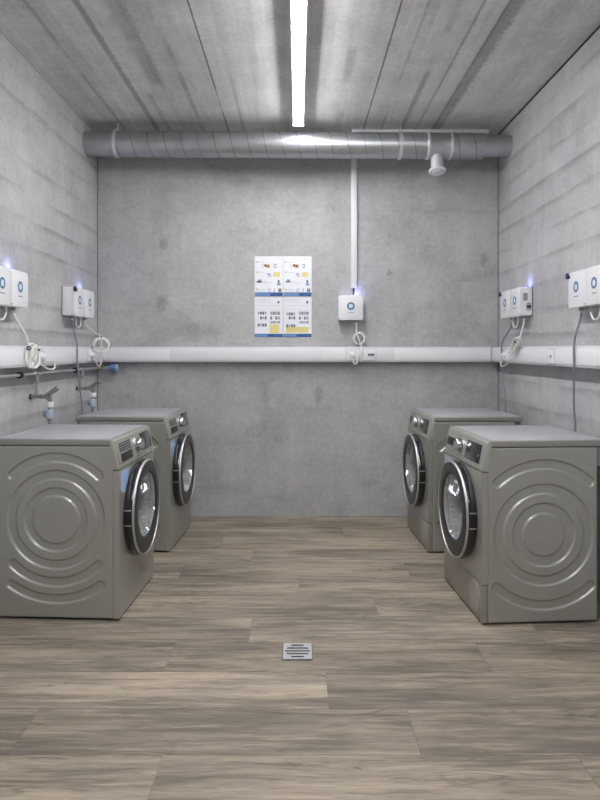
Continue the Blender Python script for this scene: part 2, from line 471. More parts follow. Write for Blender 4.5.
b = MB(); b.lathe([(DR+.001, .925), (DR+.006, .93), (DR+.006, .94), (DR+.001, .945)], M['galv'], RX, 64); b.build('joint_ring', t)
b = MB(); b.lathe([(DR+.001, 1.088), (DR+.006, 1.092), (DR+.006, 1.102), (DR+.001, 1.107)], M['galv'], RX, 64); b.build('joint_ring', t)
for hx, w in ((-1.30, .022), (.735, .026)):
    b = MB(); b.lathe([(DR+.002, hx-w/2), (DR+.007, hx-w/2), (DR+.007, hx+w/2), (DR+.002, hx+w/2)], M['galv'], RX, 64)
    b.box((hx, 0, DR+.012), (w, .022, .016), M['galv'], .002)
    hb = b.build('hanger_band', t)
    b = MB(); b.cyl((hx+.006, 0, DR+.01), (hx+.006, 0, H-DZ), .0048, M['galv'], 10); b.build('threaded_rod', hb)
# outlet with a disc valve, tipped a little towards the room
va = R(12)
q = Matrix.Translation((1.0, -.012, -DR+.02)) @ Matrix.Rotation(PI-va, 4, 'X')
b = MB(); b.lathe([(.044, 0), (.044, .10), (.047, .102), (.047, .112), (.044, .115)], M['galv'], q, 40); ov = b.build('valve_spigot', t)
b = MB(); b.lathe([(.045, .108), (.059, .112), (.062, .117), (.061, .124), (.055, .130), (.047, .132), (.043, .126), (.041, .118)], M['white'], q, 48, False, False); b.build('valve_rim', ov)
b = MB(); b.lathe([(.036, .120), (.039, .128), (.034, .139), (.012, .143), (.0012, .143)], M['white2'], q, 40, True, True); b.build('valve_disc', ov)

# ------------------------------------------------------------------ cable conduits
t = thing('ceiling_conduit', 'flat white cable conduit on the ceiling behind the right half of the duct', 'conduit', (.915, 4.775, H))
b = MB(); b.box((0, 0, -.013), (1.02, .05, .026), M['white'], .002); b.box((0, -.002, -.0275), (1.02, .042, .003), M['white']); b.build('conduit_channel', t)
t = thing('wall_conduit', 'vertical white cable conduit on the back wall above the single payment box', 'conduit', (.427, YB, 1.73))
b = MB(); b.box((0, -.014, .58), (.046, .028, 1.16), M['white2'], .002); b.build('conduit_channel', t)
b = MB(); b.box((0, -.0295, .58), (.038, .003, 1.15), M['white'], .001); b.build('conduit_cover', t)
b = MB(); b.tube([(0, -.014, .05), (0, -.014, -.02), (-.004, -.03, -.045), (-.006, -.045, -.075)], .006, M['navy'], 8); b.build('feed_wire', t)

# ------------------------------------------------------------------ dado trunking round the three walls
TZ0, TZ1, TD = 1.172, 1.284, .075
def trunking(name, label, loc, rz, L, seams):
    """runs along local x, wall at local y=0, room at -y"""
    t = thing(name, label, 'cable trunking', loc, rz)
    zc = (TZ0+TZ1)/2; hh = TZ1-TZ0
    b = MB(); b.box((0, -TD/2+.002, zc), (L, TD-.004, hh), M['white2'], .003); b.build('trunking_body', t)
    xs = [-L/2]+seams+[L/2]
    for xa, xb in zip(xs, xs[1:]):
        b = MB(); b.box(((xa+xb)/2, -TD+.001, zc-.001), (xb-xa-.004, .004, hh-.026), M['white'], .001); b.build('trunking_cover', t)
    return t
trunking('cable_trunking', 'white cable trunking along the back wall below the posters', (0, YB-.001, 0), 0., XR-XL-2*TD-.004, [-.95, .18, .72])
trunking('cable_trunking', 'white cable trunking along the left wall above the water pipe', (XL+.001, (YB+YF)/2, 0), R(90), YB-YF-.016, [-1.1, .12, 1.02])
trunking('cable_trunking', 'white cable trunking along the right wall with a lock plate', (XR-.001, (YB+YF)/2, 0), R(-90), YB-YF-.016, [-1.3, -.2, 1.25])

# ------------------------------------------------------------------ payment boxes
BW, BH, BD, BZ = .196, .187, .086, 1.577
def payment_box(lab, loc, rz, group, clip=False, led=False, gland=.03, side_label=0, w=BW):
    """front faces local -y, wall at local y=0; origin = centre of the back"""
    t = thing('payment_box', lab, 'payment box', loc, rz, group)
    b = MB(); b.box((0, -.002, .0), (w-.006, .004, BH+.002), M['dgrey'], .001); b.build('back_plate', t)
    b = MB(); b.box((0, -(BD-.012+.003)/2, 0), (w-.004, BD-.015, BH-.004), M['white'], .006, 3); b.build('housing', t)
    n = .013; hw, hh = w/2, BH/2
    pts = [(-hw+.007, -hh), (hw-.007, -hh), (hw, -hh+.007), (hw, hh-n), (hw-.004, hh-n+.002), (hw-n+.002, hh-.004), (hw-n, hh), (-hw+n, hh), (-hw+n-.002, hh-.004), (-hw+.004, hh-n+.002), (-hw, hh-n), (-hw, -hh+.007)]
    b = MB(); b.prism(pts, .016, M['white'], Matrix.Translation((0, -BD+.016, 0)) @ AX_Y, .0025)
    cv = b.build('front_cover', t)
    q = Matrix.Translation((0, -BD-.0003, .012)) @ AX_Y
    b = MB(); b.lathe([(.0165, 0), (.0165, .0012), (.029, .0012), (.029, 0)], M['slate'], q, 40); b.lathe([(.0163, .0008), (.0005, .0008)], M['core'], q, 32, False, True)
    b.build('ring_button', cv)
    b = MB()
    rr = random.Random(3)
    x = -.024
    while x < .022:
        ww = rr.uniform(.003, .006); b.box((x+ww/2, -BD-.0004, -.037), (ww, .0008, .005), M['text']); x += ww+.0013
    b.build('caption_print', cv)
    b = MB(); b.cyl((gland, -.045, -BH/2+.004), (gland, -.045, -BH/2-.016), .012, M['grille'], 16, bev=.002); b.cyl((gland, -.045, -BH/2-.014), (gland, -.045, -BH/2-.026), .009, M['white'], 14, bev=.002); b.build('cable_gland', t)
    for s in (-1, 1):
        b = MB(); b.cyl((s*(w/2-.006), -BD+.002, -BH/2+.012), (s*(w/2-.006), -BD-.0012, -BH/2+.012), .0032, M['grille'], 10); b.build('cover_screw', cv)
    if clip:
        b = MB(); b.prism([(0, 0), (.034, 0), (.034, .012), (.010, .030), (0, .030)], .014, M['navy'], Matrix.Translation((-w/2-.010, -BD+.004, hh-.030)) @ AX_Y, .001); b.build('corner_clip', t)
    if led:
        b = MB(); b.cyl((w/2-.05, -.03, BH/2-.006), (w/2-.05, -.03, BH/2+.005), .006, M['led'], 14, bev=.002); b.build('led_lamp', t)
        L = bpy.data.lights.new('led_glow', 'POINT'); L.color = (.34, .38, 1.); L.energy = .022; L.shadow_soft_size = .006
        lo = bpy.data.objects.new('led_glow', L); COL.objects.link(lo); lo.parent = t; lo.location = (w/2-.05, -.03, BH/2+.026)
    if side_label:
        s = side_label
        b = MB(); b.box((s*(w/2-.0015), -.050, .030), (.0012, .030, .052), M['pgrey']); b.box((s*(w/2-.0009), -.050, .044), (.0012, .026, .020), M['text']); b.box((s*(w/2-.0009), -.050, .020), (.0012, .026, .024), M['grille']); b.build('rating_label', t)
        b = MB(); b.box((s*(w/2-.0015), -.027, -.036), (.0012, .032, .048), M['pgrey']); b.box((s*(w/2-.0009), -.027, -.034), (.0012, .030, .020), M['print_grey']); b.box((s*(w/2-.0009), -.027, -.014), (.0012, .022, .010), M['text']); b.build('rating_label', t)
    return t
PB = 'white payment boxes with a blue ring button'
payment_box('single white payment box on the back wall under the vertical conduit', (.398, YB, BZ), 0., PB, led=True, gland=.045, w=.184)
cl = R(90); cr = R(-90)
YP = {('L', 1): 3.21, ('L', 2): 4.318, ('R', 1): 3.21, ('R', 2): 4.347}
S = .1005
payment_box('white payment box on left wall cut by the left edge of the photo', (XL, YP['L', 1]-S, BZ), cl, PB, clip=True)
payment_box('white payment box on left wall beside the box cut off by the edge', (XL, YP['L', 1]+S, BZ), cl, PB, led=True, gland=.01)
payment_box('white payment box with its side showing on left wall, nearer of its far pair', (XL, YP['L', 2]-S, BZ), cl, PB, clip=True, gland=-.03)
payment_box('white payment box on left wall closest to the back corner', (XL, YP['L', 2]+S, BZ), cl, PB, led=True, gland=.01)
payment_box('white payment box on right wall closest to the back corner', (XR, YP['R', 2]+S, BZ), cr, PB, clip=True, gland=.03)
payment_box('white payment box with two grey labels on its side on right wall', (XR, YP['R', 2]-S, BZ), cr, PB, led=True, gland=.06, side_label=1)
payment_box('white payment box on right wall beside the box cut off by the edge', (XR, YP['R', 1]+S, BZ), cr, PB, clip=True, gland=-.03)
payment_box('white payment box on right wall cut by the right edge of the photo', (XR, YP['R', 1]-S, BZ), cr, PB, led=True)
# short white link leads looping under each pair
ZB = BZ-BH/2
def link(lab, side, y):
    x = (XL+.048) if side == 'L' else (XR-.048)
    P = [(x, y-.05, ZB+.004), (x, y-.052, ZB-.03), (x, y-.03, ZB-.062), (x, y, ZB-.07), (x, y+.03, ZB-.062), (x, y+.052, ZB-.03), (x, y+.05, ZB+.004)]
    o = MB().tube(P, .0052, M['whitec'], 10).build('link_cable'); tag(o, lab, 'cable', 'link leads under the box pairs')
link('short white cable loop under the left wall box pair at the photo edge', 'L', YP['L', 1]-.03)
link('short white cable loop under the left wall box pair near the back corner', 'L', YP['L', 2]-.02)
link('short white cable loop under the right wall box pair near the back corner', 'R', YP['R', 2]-.005)
link('short white cable loop under the right wall box pair at the photo edge', 'R', YP['R', 1]-.035)

# ------------------------------------------------------------------ sockets, plugs and leads
TXL, TXR, TYB = XL+TD, XR-TD, YB-TD          # trunking faces
def socket(lab, loc, rz, kind='socket'):
    t = thing('wall_socket' if kind == 'socket' else 'cover_plate', lab, 'socket' if kind == 'socket' else 'cover plate', loc, rz)
    b = MB(); b.box((0, -.0012, 0), (.100, .0024, .088), M['grille']); b.box((0, -.004, 0), (.096, .008, .084), M['white'], .002); b.build('face_plate', t)
    if kind == 'socket':
        b = MB(); q = Matrix.Translation((0, -.0085, 0)) @ AX_Y
        b.lathe([(.0365, 0), (.0365, .003), (.033, .003), (.033, -.006), (.001, -.006)], M['white2'], q, 40, False, True); b.build('socket_ring', t)
        b = MB()
        for s in (-.0095, 0, .0095): b.cyl((s, -.003, -.004 if s == 0 else 0), (s, -.0038, -.004 if s == 0 else 0), .0025, M['dark'], 10)
        b.build('contact_holes', t)
    elif kind == 'screen':
        b = MB(); b.box((.012, -.0088, .0), (.05, .002, .02), M['pgrey']); b.box((.012, -.0098, 0), (.044, .001, .016), M['grille'])
        for k in range(6): b.box((-.006+.0072*k, -.0105, 0), (.0042, .0008, .011), M['dgrey'])
        b.build('meter_window', t)
    else:
        b = MB(); b.cyl((.012, -.006, 0), (.012, -.0115, 0), .008, M['grille'], 16, bev=.001); b.box((.012, -.0118, 0), (.002, .001, .009), M['dgrey']); b.build('lock_barrel', t)
    return t
ZS = 1.226
socket('white socket on the back wall trunking under the single payment box', (.412, TYB, ZS), 0.)
socket('white plate with a small dark window right of the back wall socket', (.538, TYB, ZS), 0., 'screen')
socket('white socket on left wall trunking near the photo edge', (TXL, 3.60, ZS), cl)
socket('white socket on left wall trunking next to the back corner', (TXL, 4.46, ZS), cl)
socket('white socket on right wall trunking next to the back corner', (TXR, 4.45, ZS), cr)
socket('white lock plate on right wall trunking', (TXR, 3.66, ZS), cr, 'lock')

def lead(lab, cord, bundle, ties, plug, r=.0046, br=.0068):
    """white connection lead: cord, tied bundle, plug; all coordinates are room coordinates"""
    ex = plug
    o = MB().tube(cord, r, M['whitec'], 10).build('power_lead'); tag(o, lab, 'power lead', 'white leads tied up in coils')
    for cc in bundle:
        MB().tube(cc, br, M['whitec'], 10, closed=True).build('coiled_cord', o)
    for a, d in ties:
        a = Vector(a); d = Vector(d).normalized()
        q = Matrix.Translation(a) @ d.to_track_quat('Z', 'Y').to_matrix().to_4x4()
        MB().lathe([(br+.003, -.0035), (br+.0055, -.0035), (br+.0055, .0035), (br+.003, .0035), (br+.003, -.0035)], M['dgrey'], q, 14).build('cable_tie', o)
    p, nrm = Vector(plug[0]), Vector(plug[1])
    b = MB(); b.cyl(p, p+nrm*.030, .019, M['white'], 24, r2=.016, bev=.003); b.cyl(p+nrm*.018+Vector((0, 0, -.010)), p+nrm*.018+Vector((0, 0, -.034)), .0085, M['white'], 14, r2=.006, bev=.001); b.build('plug', o)
    return o
def ring(c, u, v, a, bb, n=14, twist=0.):
    c, u, v = Vector(c), Vector(u), Vector(v)
    w = u.cross(v)
    return [c+u*a*math.cos(2*PI*k/n)+v*bb*math.sin(2*PI*k/n)+w*twist*math.sin(4*PI*k/n) for k in range(n)]
# back wall
X_, Y_, Z_ = Vector((1, 0, 0)), Vector((0, 1, 0)), Vector((0, 0, 1))
yb = TYB-.02
lead('white power lead coiled in a ring below the back wall payment box',
     [(.443, YB-.045, ZB-.02), (.444, YB-.046, ZB-.06), (.436, YB-.06, ZB-.10), (.445, yb-.006, ZB-.118), (.475, yb-.012, 1.28), (.455, yb-.01, 1.225), (.44, yb-.025, 1.165), (.418, yb-.03, 1.16), (.412, yb-.008, 1.20)],
     [ring((.462, YB-.05, 1.348), X_, Z_, .040, .044, twist=.006), ring((.462, YB-.062, 1.347), X_, Z_, .038, .042, twist=-.006)],
     [((.502, YB-.055, 1.346), (0, 0, 1)), ((.455, YB-.055, 1.305), (1, 0, 0)), ((.438, YB-.055, 1.386), (1, .0, .6))], ((.412, TYB-.004, ZS), -Y_))
# left wall, near pair
xl = TXL+.022
lead('white power lead with a drooping coil on left wall trunking near the photo edge',
     [(XL+.045, 3.32, ZB-.02), (XL+.058, 3.33, ZB-.06), (xl-.008, 3.375, 1.34), (xl, 3.385, 1.29), (xl+.012, 3.41, 1.22), (xl+.03, 3.47, 1.185), (xl+.04, 3.56, 1.155), (xl+.042, 3.64, 1.16), (xl+.03, 3.65, 1.20), (xl+.012, 3.60, 1.20)],
     [ring((xl+.004, 3.405, 1.232), (.35, .8, -.25), (0, .3, 1), .036, .062, twist=.006), ring((xl+.018, 3.425, 1.226), (.35, .8, -.25), (0, .3, 1), .034, .058, twist=-.006)],
     [((xl+.006, 3.375, 1.272), (0, .6, -.6)), ((xl+.022, 3.455, 1.262), (0, .2, 1))], ((TXL+.004, 3.60, ZS), X_))
# left wall, far pair
lead('white power lead with a round coil above left wall trunking by the back corner',
     [(XL+.045, 4.43, ZB-.02), (XL+.06, 4.45, ZB-.06), (xl+.006, 4.52, 1.375), (xl+.034, 4.525, 1.348), (xl+.034, 4.535, 1.25), (xl+.028, 4.54, 1.165), (xl+.02, 4.50, 1.15), (xl+.02, 4.46, 1.18), (xl+.01, 4.46, 1.205)],
     [ring((xl+.034, 4.53, 1.297), (.8, .6, 0), Z_, .056, .052, twist=.005), ring((xl+.038, 4.515, 1.292), (.8, .6, 0), Z_, .053, .048, twist=-.005)],
     [((xl-.008, 4.492, 1.28), (0, .2, 1)), ((xl+.078, 4.555, 1.28), (0, -.2, 1)), ((xl+.034, 4.525, 1.348), (1, .6, 0))], ((TXL+.004, 4.46, ZS), X_))
# right wall, far pair
xr = TXR-.022
lead('white power lead with an elongated bundle hanging on right wall trunking',
     [(XR-.045, 4.186, ZB-.02), (XR-.05, 4.18, ZB-.05), (xr+.006, 4.13, 1.345), (xr, 4.14, 1.32), (xr-.004, 4.25, 1.245), (xr-.008, 4.33, 1.175), (xr-.016, 4.42, 1.15), (xr-.02, 4.44, 1.160), (xr-.012, 4.45, 1.195)],
     [ring((xr, 4.185, 1.292), (-.25, .5, .8), (0, -.8, .6), .021, .086, twist=.003), ring((xr-.013, 4.19, 1.288), (-.25, .5, .8), (0, -.8, .6), .021, .082, twist=-.003)],
     [((xr-.004, 4.125, 1.335), (0, -.8, .6)), ((xr-.008, 4.255, 1.245), (0, -.8, .6)), ((xr-.01, 4.165, 1.32), (0, -.8, .6))], ((TXR-.004, 4.45, ZS), -X_))

def cord(lab, pts):
    o = MB().tube(pts, .0052, M['grey'], 10).build('machine_cord'); tag(o, lab, 'cable', 'grey machine cords hanging from payment boxes'); return o
cord('grey cord hanging from the left wall box down behind the far washing machine',
     [(XL+.045, 4.188, ZB-.02), (XL+.05, 4.188, ZB-.06), (TXL+.008, 4.17, 1.30), (TXL+.012, 4.165, 1.18), (TXL+.028, 4.17, 1.0), (TXL+.04, 4.18, .86), (TXL+.03, 4.18, .6)])
cord('thin grey cord hanging on right wall behind the far dryer',
     [(XR-.045, 4.417, ZB-.02), (XR-.05, 4.42, ZB-.06), (TXR-.008, 4.515, 1.31), (TXR-.009, 4.52, 1.2), (TXR-.009, 4.515, 1.12), (TXR-.006, 4.46, .95), (TXR-.004, 4.45, .80), (TXR-.004, 4.45, .55)])
cord('grey cord hanging on right wall down behind the near dryer',
     [(XR-.045, 3.34, ZB-.02), (XR-.05, 3.342, ZB-.06), (TXR-.008, 3.338, 1.31), (TXR-.010, 3.338, 1.18), (TXR-.012, 3.335, .98), (TXR-.006, 3.33, .84), (TXR-.006, 3.33, .6)])

# ------------------------------------------------------------------ water pipe, taps, hoses on the left wall
PX, PZ = -1.48, 1.128
t = thing('water_pipe', 'steel water pipe running along the left wall under the trunking', 'pipe', (PX, 0, PZ))
b = MB(); b.tube([(0, -.9, 0), (0, 4.76, 0), (.002, 4.778, 0), (.008, 4.79, 0), (.024, 4.795, 0), (.09, 4.795, 0)], .0085, M['steel'], 14, sub=1); b.build('pipe_run', t)
for y in (1.9, 3.413, 4.257):
    b = MB(); b.cyl((0, y-.012, 0), (0, y+.012, 0), .018, M['black'], 20, bev=.003); b.cyl((-.012, y, 0), (XL-PX, y, 0), .007, M['dgrey'], 10); b.build('pipe_clamp', t)
b = MB(); b.cyl((.012, 4.795, 0), (.034, 4.795, 0), .0125, M['satin'], 18, bev=.002); b.cyl((.05, 4.795, 0), (.078, 4.795, 0), .0145, M['satin'], 18, bev=.002); b.build('pipe_coupling', t)
b = MB(); b.cyl((.072, 4.795, 0), (.128, 4.795, 0), .024, M['blue'], 24, r2=.027, bev=.007); b.build('end_cap', t)
b = MB(); b.cyl((.118, 4.795, 0), (.136, 4.795, 0), .0305, M['bluegrey'], 24, r2=.026, bev=.006); b.build('end_flange', t)
for y in (3.635, 4.40):
    b = MB(); b.cyl((0, y-.045, 0), (0, y+.05, 0), .0125, M['satin'], 18, bev=.002); b.cyl((0, y, 0), (0, y, -.045), .0125, M['satin'], 16, bev=.002); b.build('pipe_tee', t)
def tap(lab, y, hl):
    t = thing('water_tap', lab, 'tap', (PX, y, PZ))
    zb = -.130
    b = MB(); b.cyl((0, 0, -.04), (0, 0, zb), .0085, M['steel'], 14); b.cyl((0, 0, -.045), (0, 0, -.062), .0125, M['satin'], 6); b.cyl((0, 0, -.098), (0, 0, -.112), .0125, M['satin'], 6); b.build('drop_pipe', t)
    b = MB(); b.cyl((-.034, 0, zb), (.05, 0, zb), .0100, M['brass'], 18, bev=.002); b.cyl((XL-PX, 0, zb), (-.030, 0, zb), .015, M['dgrey'], 16, bev=.002)
    b.cyl((-.016, 0, zb), (-.002, 0, zb), .0135, M['brass'], 6); b.cyl((.018, 0, zb), (.034, 0, zb), .0145, M['brass'], 6)
    b.cyl((.05, 0, zb), (.068, 0, zb-.016), .0105, M['brass'], 16, bev=.002); b.cyl((.075, 0, zb+.004), (.075, 0, zb-.036), .0115, M['brass'], 16, bev=.002); b.cyl((.048, 0, zb), (.078, 0, zb), .0095, M['brass'], 16, bev=.002); b.build('tap_body', t)
    b = MB(); b.cyl((.04, 0, zb+.004), (.072, 0, zb+.022), .0075, M['brass'], 14); b.cyl((.066, 0, zb+.014), (.122, 0, zb+.050), .0115, M['brass'], 16, r2=.015, bev=.004); b.build('tap_handle', t)
    # hose
    o = MB().tube([(PX+.075, y, PZ-.185), (PX+.073, y, PZ-.27), (PX+.068, y+.006, PZ-.38), (PX+.05, y+.012, PZ-.55), (PX+.045, y+.012, .4), (PX+.045, y+.012, .03)], .0115, M['grille'], 12).build('supply_hose')
    tag(o, hl, 'hose', 'supply hoses under the taps')
    MB().cyl((PX+.075, y, PZ-.160), (PX+.075, y, PZ-.190), .021, M['white'], 20, r2=.019, bev=.003).build('hose_nut', o)
    MB().cyl((PX+.072, y, PZ-.204), (PX+.072, y, PZ-.258), .022, M['bluegrey'], 20, bev=.006).build('stop_valve', o)
    b = MB(); b.cyl((PX+.062, y-.006, PZ-.23), (PX+.040, y-.006, PZ-.23), .016, M['slatec'], 18, bev=.003); b.build('stop_valve_cap', o)
tap('nickel water tap with lever above the near washing machine', 3.635, 'grey supply hose with blue grey stop valve behind the near washing machine')
tap('nickel water tap with lever above the far washing machine', 4.40, 'grey supply hose with blue grey stop valve behind the far washing machine')

# ------------------------------------------------------------------ posters
def poster(lab, cx, cz, kind):
    w, h = .2165, .306
    t = MB(); t.box((0, 0, 0), (w-.002, .0012, h-.002), M['paper'])
    rr = random.Random(kind*5+1)
    b = t; y = -.0010
    def q(x0, x1, z0, z1, m, lift=0.):          # fractions of the sheet, z from the top
        X0, X1 = (x0-.5)*(w-.004), (x1-.5)*(w-.004); Z1, Z0 = (.5-z0)*(h-.004), (.5-z1)*(h-.004)
        b.quad([(X0, y-lift, Z0), (X1, y-lift, Z0), (X1, y-lift, Z1), (X0, y-lift, Z1)], M[m])
    def text(x0, x1, z, m='pgrey', th=.008):
        x = x0
        while x < x1:
            ww = rr.uniform(.02, .06); q(x, min(x+ww, x1), z, z+th, m); x += ww+.014
    if kind < 2:
        q(.0, 1., .905, 1., 'pblue'); q(.0, .55, .925, .985, 'pblue2', .0003); text(.72, .94, .958, 'paper', .012)
        text(.7, .95, .05)
        for k, z in enumerate((.12, .38, .62, .81)): q(.05, .10, z, z+.035, 'porange' if k != 2 else 'pyel'); text(.13, .4, z+.01); text(.13, .36, z+.03)
        q(.25, .31, .20, .28, 'pgrey'); q(.265, .3, .215, .265, 'paper', .0003); q(.34, .42, .2, .26, 'pdark'); q(.40, .54, .2, .29, 'porange'); q(.44, .50, .22, .27, 'pdark', .0003); q(.68, .77, .19, .29, 'pblue2'); q(.70, .75, .21, .27, 'paper', .0003)
        q(.66, .90, .39, .52, 'pyel'); text(.69, .87, .42, 'porange'); text(.69, .87, .46, 'porange')
        q(.45, .56, .42, .47, 'pviolet'); q(.47, .6, .48, .51, 'pgrey')
        q(.07, .22, .62, .66, 'pgrey'); q(.12, .24, .58, .65, 'pviolet'); text(.38, .62, .64); text(.38, .6, .68); q(.37, .41, .63, .66, 'pyel')
        q(.82, .88, .60, .66, 'pdark'); q(.80, .92, .67, .73, 'pblue2')
        q(.46, .56, .81, .89, 'pviolet'); q(.48, .54, .825, .875, 'paper', .0003); q(.68, .72, .80, .9, 'pgrey'); q(.84, .95, .81, .89, 'pdark'); q(.86, .93, .83, .86, 'pgrey', .0003)
        text(.05, .4, .85); text(.05, .4, .88)
    else:
        q(.0, 1., .915, 1., 'pblue'); q(.02, .46, .93, .985, 'pblue2', .0003); text(.72, .94, .958, 'paper', .012)
        text(.06, .55, .05, 'pviolet', .012); text(.06, .6, .09); q(.83, .88, .09, .15, 'pdark'); q(.80, .87, .12, .145, 'pblue')
        text(.06, .6, .12); text(.06, .5, .20); text(.56, .9, .20); text(.06, .45, .3); text(.56, .9, .32)
        for r_, z in enumerate((.36, .48, .66) if kind == 2 else (.38, .48, .68)):
            for c_ in range(4):
                x = .10+.085*c_
                if r_ == 1 and c_ == 0: continue
                q(x, x+.065, z, z+.07, 'pgrey' if (c_+r_) % 3 == 0 else 'pdark')
                q(x+.012, x+.05, z+.015, z+.045, 'text', .0003)
        for r_, z in enumerate((.36, .48, .60)):
            for c_ in range(4):
                x = .55+.09*c_
                if r_ == 1 and c_ == 1: continue
                q(x, x+.07, z, z+.075 if r_ < 2 else z+.055, 'pdark' if (c_+r_) % 2 else ('text' if r_ < 2 else 'pviolet'))
                q(x+.014, x+.055, z+.02, z+.05, 'pgrey', .0003)
        if kind == 2: q(.53, .88, .68, .90, 'pyel'); [text(.56, .84, .72+.05*k, 'porange') for k in range(4)]
        else: q(.08, .90, .74, .89, 'pyel'); [text(.12, .86, .77+.045*k, 'porange') for k in range(3)]
    o = b.build('instruction_poster', auto=False, recalc=False); o.location = (cx, YB-.0005, cz)
    tag(o, lab, 'poster', 'instruction sheets on the back wall')
def pc(px, py): return ((px-297.5)*YB/640, 1.265+(349.5-py)*YB/640)
for k, (px, py, lab) in enumerate(((268.8, 276.3, 'instruction sheet with blue foot band, upper left of the four sheets'), (297.5, 276.3, 'instruction sheet with blue foot band, upper right of the four sheets'),
                              (268.8, 317.3, 'instruction sheet with small square yellow note, lower left of the four sheets'), (297.5, 317.3, 'instruction sheet with wide yellow strip, lower right of the four sheets'))):
    cx, cz = pc(px, py); poster(lab, cx, cz, k)

# ------------------------------------------------------------------ floor drain
t = thing('floor_drain', 'small square stainless floor drain grate set in the plank floor', 'drain', (-.0, 2.678, 0))
dx, dy = .126, .148
b = MB(); b.box((0, 0, .0006), (dx, dy, .0012), M['dgrey']); b.build('drain_frame', t)
b = MB(); pl = .004
g_ = MB()
W2, D2 = dx/2-.003, dy/2-.004
ys = [(-.05, .026), (-.025, .045), (.0, .052), (.025, .045), (.05, .026)]; sl = .0062
# plate with real slots: bars between the slots
edges = [-D2]+[v for y, _ in ys for v in (y-sl, y+sl)]+[D2]
for k in range(0, len(edges)-1, 2): g_.box((0, (edges[k]+edges[k+1])/2, .0028), (2*W2, edges[k+1]-edges[k], .0032), M['drain'])
for y, hl in ys:
    for s in (-1, 1): g_.box((s*(hl+(W2-hl)/2), y, .0028), (W2-hl, 2*sl, .0032), M['drain'])
g_.build('drain_grate', t)
b = MB(); b.box((0, 0, .0013), (2*W2, 2*D2, .0004), M['dark']); b.build('drain_cavity', t)

# ------------------------------------------------------------------ machines
MW, MD, MH = .594, .60, .845
SIDE_END = {'washer': .575, 'dryer': .545}   # the lid reaches further back than the side panels
YFm = -MD/2
SL = .027                     # thickness of the front slab
def sstep(a, b, x):
    t = max(0., min(1., (x-a)/(b-a))); return t*t*(3-2*t)
def emboss(kind):
    e = .006
    if kind == 'washer':
        rings_, arcs, cy, cz = ((.110, .150), (.189, .233)), ((.27, .314, 45, 1), (.27, .314, 44, -1), (.35, .392, 35, -1)), .275+SL, .468
    else:
        rings_, arcs, cy, cz = ((.097, .147), (.188, .235)), ((.303, .347, 42, 1), (.303, .347, 43, -1)), .264+SL, .411
    def band(r, a, b): return sstep(a-e*.5, a+e, r)*(1-sstep(b-e, b+e*.5, r))
    def h(dy, z):
        y = dy-cy; zz = z-cz; r = math.hypot(y, zz); v = 0.
        for a, b in rings_: v = max(v, band(r, a, b))
        for a, b, ang, sg in arcs:
            th = math.atan2(y, sg*zz); A_ = R(ang); rm, hw = (a+b)/2, (b-a)/2
            if abs(th) <= A_: v = max(v, band(r, a, b))
            else:
                d = math.hypot(y-rm*math.sin(math.copysign(A_, th)), sg*zz-rm*math.cos(A_))
                v = max(v, 1-sstep(hw-e, hw+e*.5, d))
        return v
    return h
def side_mesh(kind):
    f = emboss(kind); depth = .0075
    y0, y1, z0, z1 = SL+.0015, SIDE_END[kind], .0105, .813
    ny, nz = 200, 290
    verts, faces = [], []
    for j in range(nz+1):
        z = z0+(z1-z0)*j/nz
        for i in range(ny+1):
            y = y0+(y1-y0)*i/ny
            ed = min(y-y0, y1-y, z1-z, z-z0)
            verts.append((-depth*f(y, z)-.004*(1-sstep(0, .004, ed)), YFm+y, z))
    for j in range(nz):
        for i in range(ny):
            a = j*(ny+1)+i; faces.append((a, a+1, a+ny+2, a+ny+1))
    # folded rim
    rim = [i for i in range(ny+1)]+[j*(ny+1)+ny for j in range(1, nz+1)]+[nz*(ny+1)+i for i in range(ny-1, -1, -1)]+[j*(ny+1) for j in range(nz-1, 0, -1)]
    base = len(verts)
    for k in rim: verts.append((-.018, verts[k][1], verts[k][2]))
    n = len(rim)
    for k in range(n): faces.append((rim[k], base+k, base+(k+1) % n, rim[(k+1) % n]))
    me = bpy.data.meshes.new('side_panel'); me.from_pydata(verts, [], faces); me.update()
    for p in me.polygons: p.use_smooth = True
    me.materials.append(M['silver']); me.set_sharp_from_angle(angle=R(50))
    return me
def mirror_mesh(me):
    m2 = me.copy(); m2.transform(Matrix.Scale(-1, 4, (1, 0, 0))); m2.flip_normals(); return m2

DZc, DRo = .464, .240          # door centre height and radius
def hole_plate(b, x0, x1, z0, z1, cx, cz, r, yf, yb, m, n=64):
    """front plate with a round hole (n divisible by 8)"""
    ang = [2*PI*k/n for k in range(n)]
    cor = [math.atan2(z-cz, x-cx) % (2*PI) for x in (x0, x1) for z in (z0, z1)]
    ang = sorted(set([round(a, 6) for a in ang]+[round(c, 6) for c in cor]))
    inn, out, inb, outb = [], [], [], []
    for a in ang:
        c, s = math.cos(a), math.sin(a)
        ts = []
        if c > 1e-6: ts.append((x1-cx)/c)
        if c < -1e-6: ts.append((x0-cx)/c)
        if s > 1e-6: ts.append((z1-cz)/s)
        if s < -1e-6: ts.append((z0-cz)/s)
        t = min(ts)
        inn.append(b.bm.verts.new((cx+r*c, yf, cz+r*s))); inb.append(b.bm.verts.new((cx+r*c, yb, cz+r*s)))
        out.append(b.bm.verts.new((cx+t*c, yf, cz+t*s))); outb.append(b.bm.verts.new((cx+t*c, yb, cz+t*s)))
    i = b.mi(m); N = len(ang)
    for k in range(N):
        l = (k+1) % N
        for fv in ((inn[k], out[k], out[l], inn[l]), (inb[l], outb[l], outb[k], inb[k]), (inn[l], inb[l], inb[k], inn[k]), (out[k], outb[k], outb[l], out[l])):
            b.bm.faces.new(fv).material_index = i

